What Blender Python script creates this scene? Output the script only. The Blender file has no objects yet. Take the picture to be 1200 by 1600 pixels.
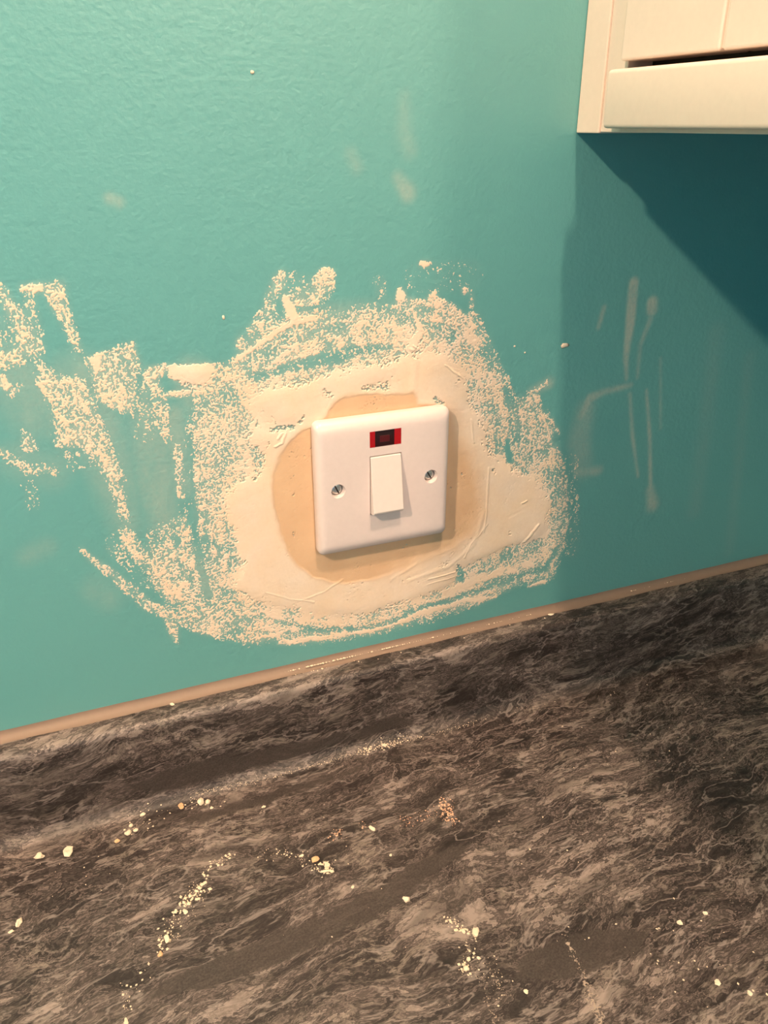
import bpy, bmesh, math, random
import numpy as np
from mathutils import Vector, Matrix

scene = bpy.context.scene
COL = scene.collection
random.seed(4)
MM = 0.001

# ------------------------------------------------------------------ camera
CAM = np.array([-166.393, -425.967, 196.763])      # millimetres; wall face is y = 0, switch centre is the origin
FPX, YAW, PITCH, ROLL = 1265.534, math.radians(21.622), math.radians(25.657), math.radians(-0.096)
FW = np.array([math.sin(YAW)*math.cos(PITCH), math.cos(YAW)*math.cos(PITCH), -math.sin(PITCH)])
_r = np.array([math.cos(YAW), -math.sin(YAW), 0.0]); _u = np.cross(_r, FW)
RT = _r*math.cos(ROLL) + _u*math.sin(ROLL)
UP = -_r*math.sin(ROLL) + _u*math.cos(ROLL)
cam_data = bpy.data.cameras.new('camera')
cam_data.sensor_fit = 'VERTICAL'; cam_data.sensor_height = 24.0
cam_data.lens = FPX/1600.0*24.0
cam_data.clip_start = 0.01; cam_data.clip_end = 50
cam = bpy.data.objects.new('camera', cam_data); COL.objects.link(cam)
cam.matrix_world = Matrix(((RT[0], UP[0], -FW[0], CAM[0]*MM), (RT[1], UP[1], -FW[1], CAM[1]*MM),
                           (RT[2], UP[2], -FW[2], CAM[2]*MM), (0, 0, 0, 1)))
scene.camera = cam

# ------------------------------------------------------------------ world, exposure, lamps
world = bpy.data.worlds.new('world'); scene.world = world; world.use_nodes = True
bg = world.node_tree.nodes['Background']
bg.inputs[0].default_value = (0.13, 0.62, 1.0, 1); bg.inputs[1].default_value = 0.60
vs = scene.view_settings
vs.view_transform = 'Standard'; vs.look = 'None'; vs.gamma = 1.0; vs.use_curve_mapping = False
vs.exposure = 0.12
LAMPS = [  # position (m), power (W), radius (m)
    ((-1.22, -0.82, 1.235), 104.0, 0.034),
    ((0.012, -0.50, 1.235), 40.0, 0.030),
    ((0.300, -2.35, 1.235), 62.0, 0.034),
]
LAMP_COLOR = (1.0, 0.725, 0.50)

# ------------------------------------------------------------------ photo measurements -> places on real surfaces
def ray(x, y):
    return FW + RT*(x-600)/FPX - UP*(y-800)/FPX
def on_y(x, y, Y=0.0):
    d = ray(x, y); return CAM + d*(Y-CAM[1])/d[1]
def on_z(x, y, Z):
    d = ray(x, y); return CAM + d*(Z-CAM[2])/d[2]
def wall_uv(pts):
    return [(p[0], p[2]) for p in (on_y(x, y) for x, y in pts)]
Z_TOP, Z_WORK, Y_FACE, Y_COVE = -127.0, -190.0, -19.0, -28.0

# ------------------------------------------------------------------ numpy helpers
def vnoise(u, v, seed):
    rs = np.random.RandomState(seed); T = rs.rand(256, 256).astype(np.float32)
    iu = np.floor(u).astype(np.int64); iv = np.floor(v).astype(np.int64)
    fu = (u-iu).astype(np.float32); fv = (v-iv).astype(np.float32)
    fu = fu*fu*(3-2*fu); fv = fv*fv*(3-2*fv)
    a = T[iu & 255, iv & 255]; b = T[(iu+1) & 255, iv & 255]
    c = T[iu & 255, (iv+1) & 255]; d = T[(iu+1) & 255, (iv+1) & 255]
    return (a*(1-fu)+b*fu)*(1-fv) + (c*(1-fu)+d*fu)*fv
def fbm(u, v, seed, octv=4, gain=0.55):
    s = 0; a = 1.0; n = 0
    for k in range(octv):
        ca, sa = math.cos(0.7*k+0.3), math.sin(0.7*k+0.3)
        s = s + a*vnoise((u*ca-v*sa)*2.03**k+17.3*k, (u*sa+v*ca)*2.03**k+5.1*k, seed+k)
        n += a; a *= gain
    return s/n
def uniform(n):
    f = np.sort(n.ravel()[::7]); return np.interp(n, f, np.linspace(0, 1, f.size))
def sstep(a, b, x):
    t = np.clip((x-a)/(b-a), 0, 1); return t*t*(3-2*t)
def seg_dist(U, V, a, b):
    ax, ay = a; dx, dy = b[0]-ax, b[1]-ay
    t = np.clip(((U-ax)*dx+(V-ay)*dy)/(dx*dx+dy*dy+1e-9), 0, 1)
    return np.hypot(U-ax-t*dx, V-ay-t*dy), t
def stroke_mask(U, V, pts, w, soft):
    """1 inside a brush stroke along pts (mm); w is a width or a list of widths."""
    if not hasattr(w, '__len__'): w = [w]*len(pts)
    m = np.zeros_like(U)
    if len(pts) == 1: pts = [pts[0], (pts[0][0]+.01, pts[0][1])]; w = [w[0], w[0]]
    for i in range(len(pts)-1):
        d, t = seg_dist(U, V, pts[i], pts[i+1])
        hw = 0.5*(w[i]*(1-t)+w[i+1]*t)
        m = np.maximum(m, 1-sstep(hw-soft, hw+soft, d))
    return m
def poly_mask(U, V, pts, soft):
    inside = np.zeros(U.shape, bool); dm = np.full(U.shape, 1e9)
    n = len(pts)
    for i in range(n):
        (x0, y0), (x1, y1) = pts[i], pts[(i+1) % n]
        c = ((y0 > V) != (y1 > V)) & (U < (x1-x0)*(V-y0)/((y1-y0) if y1 != y0 else 1e-9)+x0)
        inside ^= c
        dm = np.minimum(dm, seg_dist(U, V, pts[i], pts[(i+1) % n])[0])
    return sstep(-soft, soft, np.where(inside, dm, -dm))

# ------------------------------------------------------------------ scene helpers
def tag(o, label=None, cat=None, group=None, kind=None):
    if label: o['label'] = label
    if cat: o['category'] = cat
    if group: o['group'] = group
    if kind: o['kind'] = kind
    return o
def link(name, me, mat=None, parent=None, smooth=False):
    o = bpy.data.objects.new(name, me); COL.objects.link(o)
    if mat: me.materials.append(mat)
    if parent: o.parent = parent
    if smooth:
        me.polygons.foreach_set('use_smooth', [True]*len(me.polygons))
    return o
def empty(name, loc=(0, 0, 0)):
    o = bpy.data.objects.new(name, None); COL.objects.link(o); o.location = loc; o.empty_display_size = 0.02
    return o
def bm_obj(name, bm, mat, parent=None, smooth=False):
    me = bpy.data.meshes.new(name); bm.normal_update(); bm.to_mesh(me); bm.free()
    return link(name, me, mat, parent, smooth)
def box_bm(x0, x1, y0, y1, z0, z1, bev=0.0, seg=3, bm=None):
    """box in millimetres"""
    own = bm is None
    b = bmesh.new()
    vs_ = [b.verts.new((x*MM, y*MM, z*MM)) for x in (x0, x1) for y in (y0, y1) for z in (z0, z1)]
    for f in ((0, 1, 3, 2), (4, 6, 7, 5), (0, 4, 5, 1), (2, 3, 7, 6), (0, 2, 6, 4), (1, 5, 7, 3)):
        b.faces.new([vs_[i] for i in f])
    bmesh.ops.recalc_face_normals(b, faces=b.faces)
    if bev > 0:
        bmesh.ops.bevel(b, geom=b.edges[:], offset=bev*MM, segments=seg, profile=0.5, affect='EDGES')
    if own: return b
    me = bpy.data.meshes.new('t'); b.to_mesh(me); b.free(); bm.from_mesh(me); bpy.data.meshes.remove(me)
    return bm
def grid_mesh(name, P, keep=None, attrs=None):
    """P: (ny, nx, 3) metres; keep: (ny-1, nx-1) bool; attrs: name -> (ny, nx) float"""
    ny, nx, _ = P.shape
    idx = np.arange(ny*nx).reshape(ny, nx)
    q = np.stack([idx[:-1, :-1], idx[:-1, 1:], idx[1:, 1:], idx[1:, :-1]], -1).reshape(-1, 4)
    if keep is not None: q = q[keep.ravel()]
    used = np.unique(q); rm = np.full(ny*nx, -1, np.int64); rm[used] = np.arange(used.size); q = rm[q]
    me = bpy.data.meshes.new(name)
    me.vertices.add(used.size); me.vertices.foreach_set('co', P.reshape(-1, 3)[used].astype(np.float32).ravel())
    me.loops.add(q.size); me.loops.foreach_set('vertex_index', q.ravel().astype(np.int32))
    me.polygons.add(len(q))
    me.polygons.foreach_set('loop_start', np.arange(0, q.size, 4, dtype=np.int32))
    me.polygons.foreach_set('loop_total', np.full(len(q), 4, np.int32))
    me.polygons.foreach_set('use_smooth', np.ones(len(q), bool))
    me.update(calc_edges=True)
    for k, a in (attrs or {}).items():
        at = me.attributes.new(k, 'FLOAT', 'POINT'); at.data.foreach_set('value', a.ravel()[used].astype(np.float32))
    return me

# ------------------------------------------------------------------ materials
class NT:
    def __init__(s, name, rough=0.5, spec=0.5):
        s.m = bpy.data.materials.new(name); s.m.use_nodes = True
        s.t = s.m.node_tree; s.b = s.t.nodes['Principled BSDF']
        s.b.inputs['Roughness'].default_value = rough
        s.b.inputs['Specular IOR Level'].default_value = spec
    def n(s, typ, ins=None, **props):
        nd = s.t.nodes.new(typ)
        for k, v in props.items(): setattr(nd, k, v)
        for k, v in (ins or {}).items():
            if hasattr(v, 'is_output') or isinstance(v, bpy.types.NodeSocket): s.t.links.new(v, nd.inputs[k])
            else: nd.inputs[k].default_value = v
        return nd
    def math(s, op, a, b=0.0, c=None, clamp=False):
        d = {0: a, 1: b}
        if c is not None: d[2] = c
        return s.n('ShaderNodeMath', d, operation=op, use_clamp=clamp).outputs[0]
    def ramp(s, fac, stops, interp='LINEAR'):
        nd = s.n('ShaderNodeValToRGB', {0: fac}); cr = nd.color_ramp; cr.interpolation = interp
        while len(cr.elements) < len(stops): cr.elements.new(0.5)
        for e, (p, c) in zip(cr.elements, stops):
            e.position = p; e.color = (c, c, c, 1) if not hasattr(c, '__len__') else (*c, 1)
        return nd.outputs[0]
    def mix(s, fac, a, b, mode='MIX'):
        nd = s.n('ShaderNodeMix', data_type='RGBA', blend_type=mode)
        for k, v in ((0, fac), (6, a), (7, b)):
            if isinstance(v, bpy.types.NodeSocket): s.t.links.new(v, nd.inputs[k])
            elif k == 0: nd.inputs[0].default_value = v
            else: nd.inputs[k].default_value = (*v, 1)
        return nd.outputs[2]
    def noise(s, vec, scale, detail=4, rough=0.55, dist=0.0, out=0):
        return s.n('ShaderNodeTexNoise', {'Vector': vec, 'Scale': scale, 'Detail': detail, 'Roughness': rough, 'Distortion': dist}).outputs[out]
    def set(s, k, v):
        if isinstance(v, bpy.types.NodeSocket): s.t.links.new(v, s.b.inputs[k])
        else: s.b.inputs[k].default_value = v
    def bump(s, h, strength, dist):
        s.set('Normal', s.n('ShaderNodeBump', {'Height': h, 'Strength': strength, 'Distance': dist}).outputs[0])
    def pos(s):
        return s.n('ShaderNodeTexCoord').outputs['Object']
    def attr(s, name):
        return s.n('ShaderNodeAttribute', attribute_name=name)

def plain(name, col, rough=0.4, spec=0.5, bump=0.0, scale=300):
    M = NT(name, rough, spec)
    p = M.pos(); nz = M.noise(p, scale, 3)
    c2 = tuple(min(1, c*1.04) for c in col); c1 = tuple(c*0.96 for c in col)
    M.set('Base Color', M.mix(nz, c1, c2))
    if bump: M.bump(nz, bump, 0.0005)
    return M.m

def teal_paint():
    M = NT('teal_emulsion_paint', 0.44, 0.9)
    p = M.pos()
    big = M.noise(p, 7, 3, 0.5)
    base = M.mix(big, (0.108, 0.336, 0.334), (0.126, 0.364, 0.360))
    film = M.attr('film').outputs['Fac']
    fn = M.noise(p, 420, 4, 0.7)
    fl = M.math('MULTIPLY', film, M.math('MULTIPLY_ADD', fn, 1.6, 0.2), clamp=True)
    M.set('Base Color', M.mix(fl, base, (0.72, 0.58, 0.45)))
    M.set('Roughness', M.math('MULTIPLY_ADD', film, 0.5, 0.42, clamp=True))
    a = M.noise(p, 380, 2, 0.5); b = M.noise(p, 110, 2, 0.5)
    h = M.math('ADD', M.math('MULTIPLY', a, 0.55), M.math('MULTIPLY', b, 0.45))
    M.bump(h, 0.65, 0.0007)
    return M.m

def plaster(name, dry, thick, wet, wet2):
    M = NT(name, 0.85, 0.25)
    p = M.pos()
    n1 = M.noise(p, 40, 5, 0.6); n2 = M.noise(p, 600, 3, 0.6)
    c = M.mix(M.ramp(n1, [(0.3, 0.0), (0.7, 1.0)]), dry, thick)
    cw = M.mix(M.ramp(n1, [(0.3, 0.0), (0.7, 1.0)]), wet, wet2)
    c = M.mix(M.attr('damp').outputs['Fac'], c, cw)
    M.set('Base Color', M.mix(M.ramp(n2, [(0.35, 0.12), (0.6, 0.0)]), c, tuple(0.75*x for x in thick)))
    mp = M.n('ShaderNodeMapping', {'Vector': p, 'Rotation': (0, 0.35, 0), 'Scale': (0.25, 1, 1.6)}).outputs[0]
    M.bump(M.math('ADD', M.noise(mp, 260, 4, 0.6), M.math('MULTIPLY', n2, 0.3)), 0.10, 0.0005)
    return M.m

def laminate():
    M = NT('stone_effect_laminate', 0.45, 0.4)
    uv = M.n('ShaderNodeUVMap', uv_map='UVMap').outputs[0]
    rot = M.n('ShaderNodeMapping', {'Vector': uv, 'Rotation': (0, 0, math.radians(7)), 'Scale': (1, 1, 1)}).outputs[0]
    w1 = M.noise(rot, 9, 3, 0.5, 0, 1)
    w2 = M.noise(rot, 45, 4, 0.6, 0, 1)
    def vec(op, a, b): return M.n('ShaderNodeVectorMath', {0: a, 1: b}, operation=op).outputs[0]
    wv = vec('ADD', rot, vec('MULTIPLY', vec('SUBTRACT', w1, (.5, .5, .5)), (0.07, 0.045, 0)))
    wv2 = vec('ADD', wv, vec('MULTIPLY', vec('SUBTRACT', w2, (.5, .5, .5)), (0.012, 0.008, 0)))
    st = vec('MULTIPLY', wv2, (1, 3.1, 1)); st1 = vec('MULTIPLY', wv, (1, 3.0, 1))
    n_big = M.noise(st1, 11, 3, 0.55)
    n_mid = M.noise(st, 36, 5, 0.60)
    st2 = vec('MULTIPLY', wv, (1, 1.7, 1))
    n_fine = M.noise(st2, 170, 4, 0.62)
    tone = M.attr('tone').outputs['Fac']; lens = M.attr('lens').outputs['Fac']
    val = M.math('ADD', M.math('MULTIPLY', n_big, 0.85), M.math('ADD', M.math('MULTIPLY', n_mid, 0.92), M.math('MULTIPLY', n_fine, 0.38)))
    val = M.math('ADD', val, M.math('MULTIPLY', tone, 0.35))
    val = M.math('SUBTRACT', val, 0.515)
    D_, B_, C_, L_, H_ = (0.014, 0.0106, 0.0100), (0.033, 0.0253, 0.0238), (0.066, 0.0515, 0.0480), (0.158, 0.124, 0.111), (0.265, 0.213, 0.190)
    stops = [(0.30, D_), (0.375, B_), (0.395, D_), (0.43, B_), (0.445, C_), (0.475, B_), (0.49, D_), (0.515, B_), (0.53, L_), (0.55, C_), (0.58, B_), (0.61, C_),
             (0.625, L_), (0.65, C_), (0.69, C_), (0.705, H_), (0.74, L_), (0.80, H_)]
    col = M.ramp(val, stops)
    # thin pale and dark veins along contour lines of the warped noise
    r = M.math('ABSOLUTE', M.math('SUBTRACT', M.noise(st, 26, 5, 0.6), 0.5))
    vein = M.ramp(r, [(0.0, 1.0), (0.014, 0.55), (0.035, 0.0)])
    vmask = M.ramp(M.noise(wv, 17, 2, 0.5), [(0.42, 0.0), (0.62, 1.0)])
    col = M.mix(M.math('MULTIPLY', M.math('MULTIPLY', vein, vmask), 0.7), col, (0.25, 0.205, 0.175))
    r3 = M.math('ABSOLUTE', M.math('SUBTRACT', M.noise(st1, 15, 4, 0.55), 0.52))
    vein3 = M.ramp(r3, [(0.0, 1.0), (0.006, 0.8), (0.013, 0.0)])
    col = M.mix(M.math('MULTIPLY', vein3, 0.5), col, (0.30, 0.25, 0.23))
    r2 = M.math('ABSOLUTE', M.math('SUBTRACT', M.noise(st, 40, 5, 0.6), 0.47))
    vein2 = M.ramp(r2, [(0.0, 1.0), (0.03, 0.0)])
    col = M.mix(M.math('MULTIPLY', vein2, 0.75), col, (0.014, 0.010, 0.009))
    # smooth lens shaped bands with a fine grain
    ln = M.math('ADD', lens, M.math('MULTIPLY', M.math('SUBTRACT', n_mid, 0.5), 1.7))
    auto = M.ramp(n_big, [(0.60, 0.0), (0.66, 0.55)])
    lm = M.ramp(ln, [(0.36, 0.0), (0.56, 0.85)])
    lm = M.math('MAXIMUM', lm, auto)
    grain = M.noise(uv, 900, 3, 0.7)
    lcol = M.mix(M.ramp(grain, [(0.35, 0.0), (0.7, 1.0)]), (0.026, 0.020, 0.018), (0.066, 0.053, 0.048))
    col = M.mix(lm, col, lcol)
    M.set('Base Color', col)
    fine = M.noise(uv, 700, 3, 0.6)
    M.set('Roughness', M.math('MULTIPLY_ADD', n_mid, 0.2, 0.36))
    M.bump(M.math('ADD', M.math('MULTIPLY', fine, 0.7), n_mid), 0.10, 0.0004)
    return M.m

MAT = {
    'teal': teal_paint(),
    'dry': plaster('filler_plaster', (0.83, 0.68, 0.56), (0.82, 0.625, 0.46), (0.66, 0.42, 0.255), (0.72, 0.48, 0.30)),
    'lam': laminate(),
    'seal': plain('beige_sealant', (0.235, 0.165, 0.125), 0.55, 0.35, 0.1, 400),
    'white_plastic': plain('white_moulded_plastic', (0.745, 0.625, 0.60), 0.22, 0.5),
    'rocker': plain('white_rocker_plastic', (0.76, 0.66, 0.62), 0.2, 0.5),
    'dark': plain('dark_recess', (0.03, 0.02, 0.02), 0.7),
    'red': plain('red_neon_plastic', (0.36, 0.004, 0.008), 0.12, 0.6),
    'darkred': plain('dark_red_neon_window', (0.022, 0.003, 0.004), 0.1, 0.6),
    'midred': plain('red_neon_tube', (0.075, 0.006, 0.008), 0.3, 0.4),
    'cab': plain('cream_white_satin_paint', (0.85, 0.675, 0.575), 0.35, 0.5),
    'cab_edge': plain('white_panel_edging', (0.85, 0.675, 0.575), 0.45, 0.4),
    'room': plain('plain_white_emulsion', (0.50, 0.47, 0.45), 0.8, 0.2),
    'floor': plain('grey_vinyl_floor', (0.25, 0.22, 0.20), 0.6, 0.3),
    'crumb': plain('plaster_crumb', (0.76, 0.63, 0.48), 0.9, 0.2, 0.4, 1500),
    'crumb_tan': plain('tan_plaster_crumb', (0.70, 0.42, 0.24), 0.9, 0.2, 0.4, 1500),
    'dust': plain('pale_plaster_dust', (0.80, 0.64, 0.48), 0.95, 0.1),
    'dust_film': plain('thin_dust_film', (0.34, 0.27, 0.22), 0.9, 0.1),
    'dust_pink': plain('pinkish_plaster_dust', (0.75, 0.45, 0.30), 0.95, 0.1),
    'chrome': None,
}
_m = NT('zinc_screw_metal', 0.32); _m.set('Metallic', 1.0)
_m.set('Base Color', _m.mix(_m.noise(_m.pos(), 900, 3), (0.55, 0.55, 0.54), (0.85, 0.84, 0.80))); MAT['chrome'] = _m.m
_m = NT('lamp_glow', 0.5); _m.set('Base Color', (1, .9, .75, 1)); _m.set('Emission Color', (1.0, 0.78, 0.52, 1)); _m.set('Emission Strength', 8.0); MAT['glow'] = _m.m

# ================================================================== STRUCTURE
# ---- teal wall: plain slab away from the switch, fine grid (carrying the dusty film left by the plastering) in front
FILM = [  # traced smears of thin dried plaster film: points, width(s) in mm, strength, softness
    ([(990, 442), (985, 500), (978, 560), (979, 592)], [7, 7, 4, 2], .36, 1.5),
    ([(1019, 473), (1019, 484)], 8, .34, 2), ([(1016, 500), (1000, 540), (996, 590)], [4, 3, 2], .22, 1.5),
    ([(908, 650), (922, 622), (945, 612), (985, 602)], [6, 6, 4, 3], .30, 2),
    ([(915, 640), (905, 690), (912, 735)], [12, 16, 12], .17, 6), ([(905, 738), (935, 735)], [8, 6], .26, 3),
    ([(984, 615), (988, 680), (997, 745)], [2.5, 3, 2], .26, 1), ([(1010, 610), (1015, 680), (1017, 790)], [2, 3, 3], .30, 1),
    ([(1016, 765), (1020, 790)], [5, 9], .34, 4), ([(1032, 560), (1032, 670)], 2, .18, 1), ([(944, 480), (935, 512)], 3, .25, 1.2),
    ([(632, 150), (632, 210), (640, 236)], [5, 9, 8], .07, 4), ([(548, 240), (558, 262)], 6, .08, 3),
    ([(622, 278), (638, 302)], [6, 9], .17, 3), ([(172, 310), (186, 316)], 5, .17, 2), ([(45, 870), (70, 855)], 10, .08, 5),
    ([(150, 920), (170, 935)], 14, .08, 7), ([(830, 612), (858, 598)], [5, 7], .25, 3),
    ([(225, 620), (245, 740), (260, 840)], [16, 22, 16], .16, 8), ([(270, 650), (285, 760)], [12, 14], .18, 6),
    ([(120, 600), (170, 720), (200, 820)], [30, 24, 14], .14, 8), ([(20, 560), (60, 640)], [24, 30], .12, 9), ([(30, 720), (80, 735)], 18, .10, 8),
    ([(280, 880), (340, 960), (460, 985)], [26, 24, 12], .18, 8), ([(400, 540), (480, 500), (620, 490)], [18, 16, 12], .16, 6),
    ([(800, 640), (850, 720), (850, 860)], [16, 20, 18], .16, 7), ([(300, 590), (345, 680), (330, 800)], [18, 24, 18], .20, 7),
    ([(1120, 520), (1085, 800)], 12, .05, 6), ([(1170, 560), (1140, 860)], 9, .05, 5),
]
xs = np.linspace(-300, 420, 541); zs = np.linspace(-215, 300, 387)
U, V = np.meshgrid(xs, zs)
film = np.zeros_like(U)
for pts, w, s, soft in FILM:
    film = np.maximum(film, s*stroke_mask(U, V, wall_uv(pts), w, soft))
film *= 0.55+0.9*fbm(U/6, V/10, 90, 3)
WALL_X, WALL_Z = xs, zs
P = np.stack([U*MM, np.zeros_like(U), V*MM], -1)
wb = link('wall_back', grid_mesh('wall_back', P, None, {'film': film}), MAT['teal'])
bm = bmesh.new(); bm.from_mesh(wb.data)
for (x0, x1, z0, z1) in ((-2200, -300, -1100, 1250), (-300, 420, 300, 1250), (-300, 420, -1100, -215)):
    f = [bm.verts.new((x*MM, 0, z*MM)) for x, z in ((x0, z0), (x1, z0), (x1, z1), (x0, z1))]; bm.faces.new(f)
f = [bm.verts.new((x*MM, 0.1, z*MM)) for x, z in ((-2200, -1100), (-2200, 1250), (420, 1250), (420, -1100))]; bm.faces.new(f)
bm.to_mesh(wb.data); bm.free()
tag(wb, 'teal painted kitchen wall with roller texture and dusty smears', kind='structure')

def slab(name, mat, label, *b):
    return tag(bm_obj(name, box_bm(*b), mat), label, kind='structure')
slab('wall_right', MAT['teal'], 'teal side wall behind the white cabinet', 420, 520, -2600, 100, -1100, 1250)
slab('wall_left', MAT['teal'], 'teal far left wall of the kitchen', -2300, -2200, -2600, 100, -1100, 1250)
slab('ceiling', MAT['room'], 'white ceiling above the switch wall', -2300, 520, -2600, 100, 1250, 1300)
slab('floor', MAT['floor'], 'grey floor below the worktop', -2300, 520, -2600, 100, -1200, -1100)

# ================================================================== CEILING DOWNLIGHTS
def downlight(loc, watt, rad, label):
    root = empty('ceiling_downlight', (loc[0], loc[1], 1.25)); tag(root, label, 'downlight', 'recessed ceiling downlights')
    bm = bmesh.new(); n = 32; rings = [(0.045, 0.0), (0.044, -0.005), (0.036, -0.006), (0.033, -0.001)]
    vv = [[bm.verts.new((r*math.cos(2*math.pi*k/n), r*math.sin(2*math.pi*k/n), z)) for k in range(n)] for r, z in rings]
    for a, b in zip(vv, vv[1:]):
        for k in range(n): bm.faces.new((a[k], a[(k+1) % n], b[(k+1) % n], b[k]))
    bm_obj('trim_ring', bm, MAT['white_plastic'], root, True)
    bm = bmesh.new(); bmesh.ops.create_circle(bm, cap_ends=True, radius=0.033, segments=n)
    bmesh.ops.translate(bm, verts=bm.verts, vec=(0, 0, -0.002)); bm_obj('lamp_face', bm, MAT['glow'], root)
    ld = bpy.data.lights.new('lamp', 'POINT'); ld.energy = watt; ld.color = LAMP_COLOR; ld.shadow_soft_size = rad
    lo = bpy.data.objects.new('lamp', ld); COL.objects.link(lo); lo.parent = root; lo.location = (0, 0, loc[2]-rad-1.25)
for (loc, w, r), lb in zip(LAMPS, ('round warm downlight in the ceiling over the left of the kitchen', 'round warm downlight in the ceiling straight above the switch', 'round warm downlight in the ceiling at the far end of the kitchen')):
    downlight(loc, w, r, lb)

# ================================================================== WORKTOP (coved, with integral upstand)
prof = [(-0.2, Z_TOP), (-6.0, Z_TOP), (-11.0, Z_TOP)]
for k in range(0, 7):
    a = math.radians(90*k/6); prof.append((-14.5-4.5*math.sin(a), Z_TOP-4.5+4.5*math.cos(a)))
for z in np.linspace(-134, -178, 14): prof.append((Y_FACE-0.02*(Z_TOP-4.5-z)*0, z))
for k in range(0, 9):
    a = math.radians(90*k/8); prof.append((Y_FACE-9*(1-math.cos(a)), Z_WORK+9-9*math.sin(a)))
n_up = len(prof)
for y in np.linspace(-30.5, -560, 213): prof.append((y, Z_WORK))
prof = np.array(prof)
S = np.concatenate([[0], np.cumsum(np.hypot(*np.diff(prof, axis=0).T))])
S_FACE0 = float(np.interp(0, [0], [0])) + S[9]          # arc length where the vertical face starts
S_WORK = S[n_up-1]                                      # arc length where the flat top starts (y = -28)
def lam_point(px, py):
    """where a photo point falls on the worktop: (point mm, (u, s), surface)"""
    p = on_z(px, py, Z_TOP)
    if p[1] > -15: return p, (p[0], -p[1]), 'top'
    p = on_y(px, py, Y_FACE)
    if p[2] > Z_WORK+6: return p, (p[0], S_FACE0+(Z_TOP-4.5-p[2])), 'face'
    p = on_z(px, py, Z_WORK)
    return p, (p[0], S_WORK-28.0-p[1]), 'flat'
def lam_uv(pts): return [lam_point(*p)[1] for p in pts]
LENS = [
    [(225, 1562), (300, 1515), (420, 1465), (560, 1405), (660, 1345), (740, 1305), (715, 1340), (620, 1410), (520, 1470), (420, 1505), (320, 1545)],
    [(195, 1238), (250, 1208), (330, 1185), (470, 1160), (560, 1140), (620, 1120), (640, 1140), (540, 1165), (440, 1195), (330, 1215), (250, 1235)],
    [(280, 1280), (340, 1262), (470, 1225), (560, 1200), (500, 1225), (400, 1260), (320, 1285)],
    [(800, 1530), (840, 1480), (930, 1455), (1020, 1455), (1000, 1490), (900, 1525)],
]
TONE = [  # traced paler / darker pattern zones, plus shadows painted as dark tone: points, width mm, amount
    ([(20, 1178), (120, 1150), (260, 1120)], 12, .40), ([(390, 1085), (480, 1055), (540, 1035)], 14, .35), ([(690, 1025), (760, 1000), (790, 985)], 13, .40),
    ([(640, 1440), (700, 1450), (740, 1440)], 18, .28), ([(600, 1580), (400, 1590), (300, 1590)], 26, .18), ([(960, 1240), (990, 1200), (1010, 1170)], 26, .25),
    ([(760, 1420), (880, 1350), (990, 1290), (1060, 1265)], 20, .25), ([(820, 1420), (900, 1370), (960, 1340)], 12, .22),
    ([(0, 1230), (60, 1240), (120, 1230)], 40, -.20), ([(0, 1330), (60, 1380), (160, 1350)], 36, -.16), ([(1060, 1370), (1130, 1350), (1190, 1340)], 36, -.30),  # phone shadow at right and dimmer left edge, painted into the laminate
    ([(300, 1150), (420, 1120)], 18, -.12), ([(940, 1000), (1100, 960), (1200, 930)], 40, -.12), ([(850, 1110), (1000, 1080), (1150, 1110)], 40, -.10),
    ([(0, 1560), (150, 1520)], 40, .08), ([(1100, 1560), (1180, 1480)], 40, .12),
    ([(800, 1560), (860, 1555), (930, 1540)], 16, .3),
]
xs = np.linspace(-330, 418, 300)
def lam_part(name, i0, i1, parent):
    sec = prof[i0:i1]; ss = S[i0:i1]
    Ug, Sg = np.meshgrid(xs, ss)
    Pm = np.stack([Ug, np.repeat(sec[:, :1], len(xs), 1), np.repeat(sec[:, 1:], len(xs), 1)], -1)*MM
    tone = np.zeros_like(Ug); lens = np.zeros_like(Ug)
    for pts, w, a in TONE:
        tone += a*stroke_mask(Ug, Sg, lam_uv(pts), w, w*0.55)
    for pts in LENS: lens = np.maximum(lens, poly_mask(Ug, Sg, lam_uv(pts), 7))
    me = grid_mesh(name, Pm[:, ::-1], None, {'tone': tone[:, ::-1], 'lens': lens[:, ::-1]})
    uvl = me.uv_layers.new(name='UVMap')
    vi = np.empty(len(me.loops), np.int32); me.loops.foreach_get('vertex_index', vi)
    uvs = np.stack([Ug[:, ::-1].ravel(), Sg[:, ::-1].ravel()], -1)[vi]*MM
    uvl.data.foreach_set('uv', uvs.astype(np.float32).ravel())
    return link(name, me, MAT['lam'], parent)
worktop = empty('worktop', (0, 0, 0))
tag(worktop, 'dark brown stone-effect laminate worktop with coved upstand against the wall', 'worktop')
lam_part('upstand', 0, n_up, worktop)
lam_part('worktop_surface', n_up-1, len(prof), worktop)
bm = bmesh.new()   # square core board under the laminate with a rounded front edge
sec = [(-560, Z_WORK), (-568, Z_WORK-3), (-573, Z_WORK-10), (-574, Z_WORK-19), (-573, Z_WORK-28), (-566, Z_WORK-38), (-0.5, Z_WORK-38), (-0.5, Z_WORK-1), (-30, Z_WORK-1), (-559, Z_WORK-1)]
a = [bm.verts.new((-0.33, y*MM, z*MM)) for y, z in sec]; b = [bm.verts.new((0.418, y*MM, z*MM)) for y, z in sec]
for k in range(len(sec)): bm.faces.new((a[k], a[(k+1) % len(sec)], b[(k+1) % len(sec)], b[k]))
bm.faces.new(a[::-1]); bm.faces.new(b); bmesh.ops.recalc_face_normals(bm, faces=bm.faces)
bm_obj('core_board', bm, plain('dark_brown_edging', (0.06, 0.047, 0.04), 0.4), worktop)

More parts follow.
